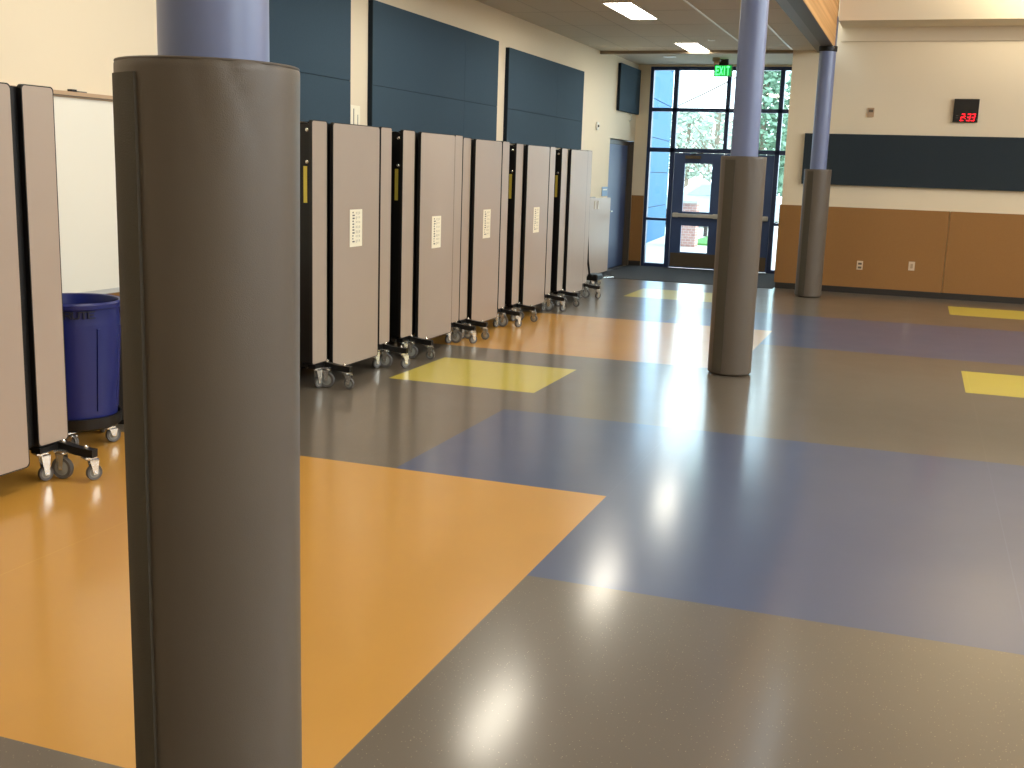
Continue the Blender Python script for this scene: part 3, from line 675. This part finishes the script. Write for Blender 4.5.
for i, ch in enumerate('EXIT'):
    x = (-0.115, -0.053, 0.000, 0.058)[i]; sx = 0.042
    for pl in GL[ch]:
        for q in stroke_quads(pl, 0.27):
            vs = [(x + p.x * sx, yy, -0.240 + p.y * 0.085) for yy in (-0.024, -0.027) for p in q]
            b.add(vs, [(0, 1, 2, 3), (7, 6, 5, 4), (0, 4, 5, 1), (1, 5, 6, 2), (2, 6, 7, 3), (3, 7, 4, 0)])
b.build('lettering', GREENL, t)

# lamps added to brighten the hall, to the right of the beam (out of view)
def fill_lamp(x, y, p, z=5.2):
    t = empty('hall_fill_lamp', (x, y, z), 0, 'unseen round lamp added to brighten the tall part of the hall', 'light', 'added lamps brightening the tall part of the hall')
    MB().lathe([(0.27, 0.0), (0.25, 0.10), (0.12, 0.24), (0.08, 0.30), (0.02, 0.31)], n=32, cap=False).build('shade', WHITEP, t, smooth=True)
    MB().cyl((0, 0, 0), 0.245, 0.03, 0.045, 28).build('lens', LENS2, t); MB().cyl((0, 0, 0), 0.01, 0.3, 6.5 - z, 8).build('rod', BLACK, t)
    l = bpy.data.lights.new('hall_fill_glow', 'AREA'); l.shape = 'DISK'; l.size = 0.48; l.energy = p; l.color = (1.0, 0.91, 0.80)
    o = bpy.data.objects.new('hall_fill_glow', l); C.objects.link(o); o.parent = t; o.location = (0, 0, 0.02)
for y in (-1.5, 2.5, 6.5, 10.5, 14.0): fill_lamp(5.6, y, 105, 4.95)
# wall washers under the hall roof, aimed at the bulkhead
def wall_washer(x, y, z, p):
    t = empty('wall_washer', (x, y, z), 0, 'small cylinder lamp aimed at the bulkhead high on the far wall', 'light', 'lamps lighting the bulkhead')
    MB().lathe([(0.06, -0.1), (0.07, 0.0), (0.075, 0.06)], n=20).build('housing', WHITEP, t, smooth=True); MB().box(-0.01, 0.01, -0.09, -0.07, -0.05, 2.3).build('stem', BLACK, t)
    l = bpy.data.lights.new('washer_beam', 'SPOT'); l.energy = p; l.color = (1.0, 0.88, 0.66); l.spot_size = 2.4; l.spot_blend = 0.6; l.shadow_soft_size = 0.07
    o = bpy.data.objects.new('washer_beam', l); C.objects.link(o); o.parent = t; o.location = (0, 0, 0.08); o.rotation_euler = (PI / 2 + 0.5, 0, 0)
wall_washer(1.7, 15.1, 4.1, 300); wall_washer(5.0, 15.1, 4.2, 300)

# ------------------------------------------------------------------ outside
b = MB(); b.box(-40, 30, 20.12, 90, -0.12, -0.03)
struct(b.build('ground', CONC))
b = MB(); b.box(-5.35, -4.3, 27.2, 31, -0.03, 0.02); tag(b.build('grass_patch', GRASS), 'small green grass patch seen through the lower door pane', 'grass')
# blue-sided wing of the building to the left of the doors
a0, a1 = Vector((-5.62, 20.4)), Vector((-6.55, 30.6)); d = (a1 - a0); ang = math.atan2(d.y, d.x); Ln = d.length
t = empty('building_wing', (a0.x, a0.y, 0), ang, 'light blue sided wing of the building outside the left sidelight', 'building')
zj = [0, 0.82, 1.67, 2.5, 3.4, 4.3, 5.4, 7.0]; f = MB()
for i in range(len(zj) - 1): f.box(0, Ln, 0, 0.25, zj[i] + (0.02 if i else -0.03), zj[i + 1])
f.build('siding', CYANW, t); MB().box(0.02, Ln - 0.02, 0.02, 0.23, -0.03, 6.95).build('joint_backing', CYJ, t)
MB().box(-0.1, Ln + 0.15, -0.25, 0.3, 7.0, 7.15).build('eave', WHITEP, t)
# brick pier
t = empty('brick_pier', (-5.15, 26.6, -0.03), 0.0, 'pale pinkish brick wall seen through the left door pane', 'wall')
MB().box(-0.45, 0.22, -0.2, 0.2, 0, 1.02).build('masonry', BRICK, t); MB().box(-0.48, 0.25, -0.24, 0.24, 1.02, 1.08).build('coping', CONC, t)
# low rail / kerb right of the grass
b = MB(); b.box(-6.0, -3.6, 31.2, 31.35, 0.35, 0.47); b.box(-5.6, -5.5, 31.22, 31.33, -0.03, 0.35); b.box(-3.9, -3.8, 31.22, 31.33, -0.03, 0.35); tag(b.build('bollard_rail', FRAMEG), 'dark low rail beyond the grass outside', 'rail')
# parked car
t = empty('parked_car', (-6.45, 37.0, -0.03), 0.35, 'pale parked car seen through the upper door pane', 'car')
prof = [(-2.1, 0.35), (-2.1, 0.75), (-1.9, 0.92), (-1.1, 1.0), (-0.5, 1.45), (0.9, 1.47), (1.5, 1.05), (2.05, 0.95), (2.15, 0.6), (2.1, 0.35)]
f = MB(); n = len(prof); vs = []
for s, k in ((-0.85, 0), (-0.72, 1), (0.72, 1), (0.85, 0)):
    for (px, pz) in prof: vs.append((px, s if pz < 1.02 else s * 0.88, pz if (k or pz < 1.02) else pz - 0.03))
fs = [tuple(range(n))[::-1], tuple(range(3 * n, 4 * n))]
for j in range(3):
    for i in range(n): fs.append((j * n + i, j * n + (i + 1) % n, (j + 1) * n + (i + 1) % n, (j + 1) * n + i))
f.add(vs, fs); f.build('car_body', CARP, t, smooth=True)
f = MB()
for s in (-1, 1): f.add([(-0.95, s * 0.865, 1.04), (-0.45, s * 0.775, 1.36), (0.85, s * 0.775, 1.38), (1.35, s * 0.865, 1.06)], [(0, 1, 2, 3)])
f.add([(-1.08, -0.68, 1.03), (-1.08, 0.68, 1.03), (-0.56, 0.6, 1.42), (-0.56, -0.6, 1.42)], [(0, 1, 2, 3)]); f.build('car_window', CARW, t)
for px in (-1.35, 1.35):
    for s in (-0.8, 0.8): MB().lathe([(0.2, -0.1), (0.32, -0.1), (0.33, 0), (0.32, 0.1), (0.2, 0.1)], (px, s, 0.33), 24, 'y').build('car_wheel', BLACK, t, smooth=True)
# overhead cable
b = MB(); b.tube([(-6.32, 30, 3.40), (-5.6, 30, 3.74), (-4.82, 30, 4.14), (-2.0, 30, 5.8)], 0.02, 6)
tag(b.build('overhead_cable', BARK), 'thin brownish cable rising across the upper window pane', 'cable')
# trees
def tree(x, y, h, r, kind, label, z0=None, nleaf=900):
    rnd = random.Random(int(x * 31 + y * 7)); t = empty('conifer_tree' if kind == 'c' else 'leafy_tree', (x, y, -0.03), 0, label, 'tree', 'trees beyond the entrance')
    tr = MB(); tr.tube([(0, 0, 0), (0.05, 0, h * 0.4), (0, 0.05, h * 0.8), (0.02, 0, h * 0.97)], 0.09, 8)
    if kind != 'c':
        for k in range(26):
            a = rnd.random() * 6.28; z = h * (0.28 + 0.5 * rnd.random()); q = r * (0.5 + 0.5 * rnd.random())
            tr.tube([(0, 0, z), (q * 0.5 * math.cos(a), q * 0.5 * math.sin(a), z + h * 0.09), (q * math.cos(a + 0.2), q * math.sin(a + 0.2), z + h * 0.2)], 0.022, 5)
    tr.build('trunk', BARK, t, smooth=True)
    f = MB()
    for k in range(nleaf):
        if kind == 'c': z = h * (0.12 + 0.88 * rnd.random() ** 1.2); rr = r * (1 - z / h) * (0.35 + 0.65 * rnd.random()) + 0.08
        else:
            u = rnd.random() * 2 - 1; z = h * (0.66 + 0.32 * u); rr = r * math.sqrt(max(0, 1 - u * u)) * (0.4 + 0.6 * rnd.random())
        a = rnd.random() * 6.283; c = Vector((rr * math.cos(a), rr * math.sin(a), z)); s = 0.08 + 0.10 * rnd.random()
        e1 = Vector((rnd.gauss(0, 1), rnd.gauss(0, 1), rnd.gauss(0, 0.5))).normalized(); e2 = e1.cross(Vector((rnd.gauss(0, 1), rnd.gauss(0, 1), rnd.gauss(0, 1)))).normalized()
        f.add([c - e1 * s, c - e2 * s * 0.6, c + e1 * s, c + e2 * s * 0.6], [(0, 1, 2, 3)])
    f.build('foliage', CONIF if kind == 'c' else LEAF, t)
tree(-9.9, 50, 4.5, 1.4, 'l', 'pale leafy tree outside, behind the left half of the upper panes', nleaf=1100)
tree(-7.0, 40.5, 4.0, 0.95, 'l', 'pale bare-branched tree outside, just left of the middle column', nleaf=350)
tree(-5.9, 44, 8.2, 1.7, 'c', 'green conifer outside, just right of the middle column', nleaf=4200)
tree(-4.7, 47, 8.8, 1.7, 'c', 'green conifer outside, at the right edge of the glazing', nleaf=4200)
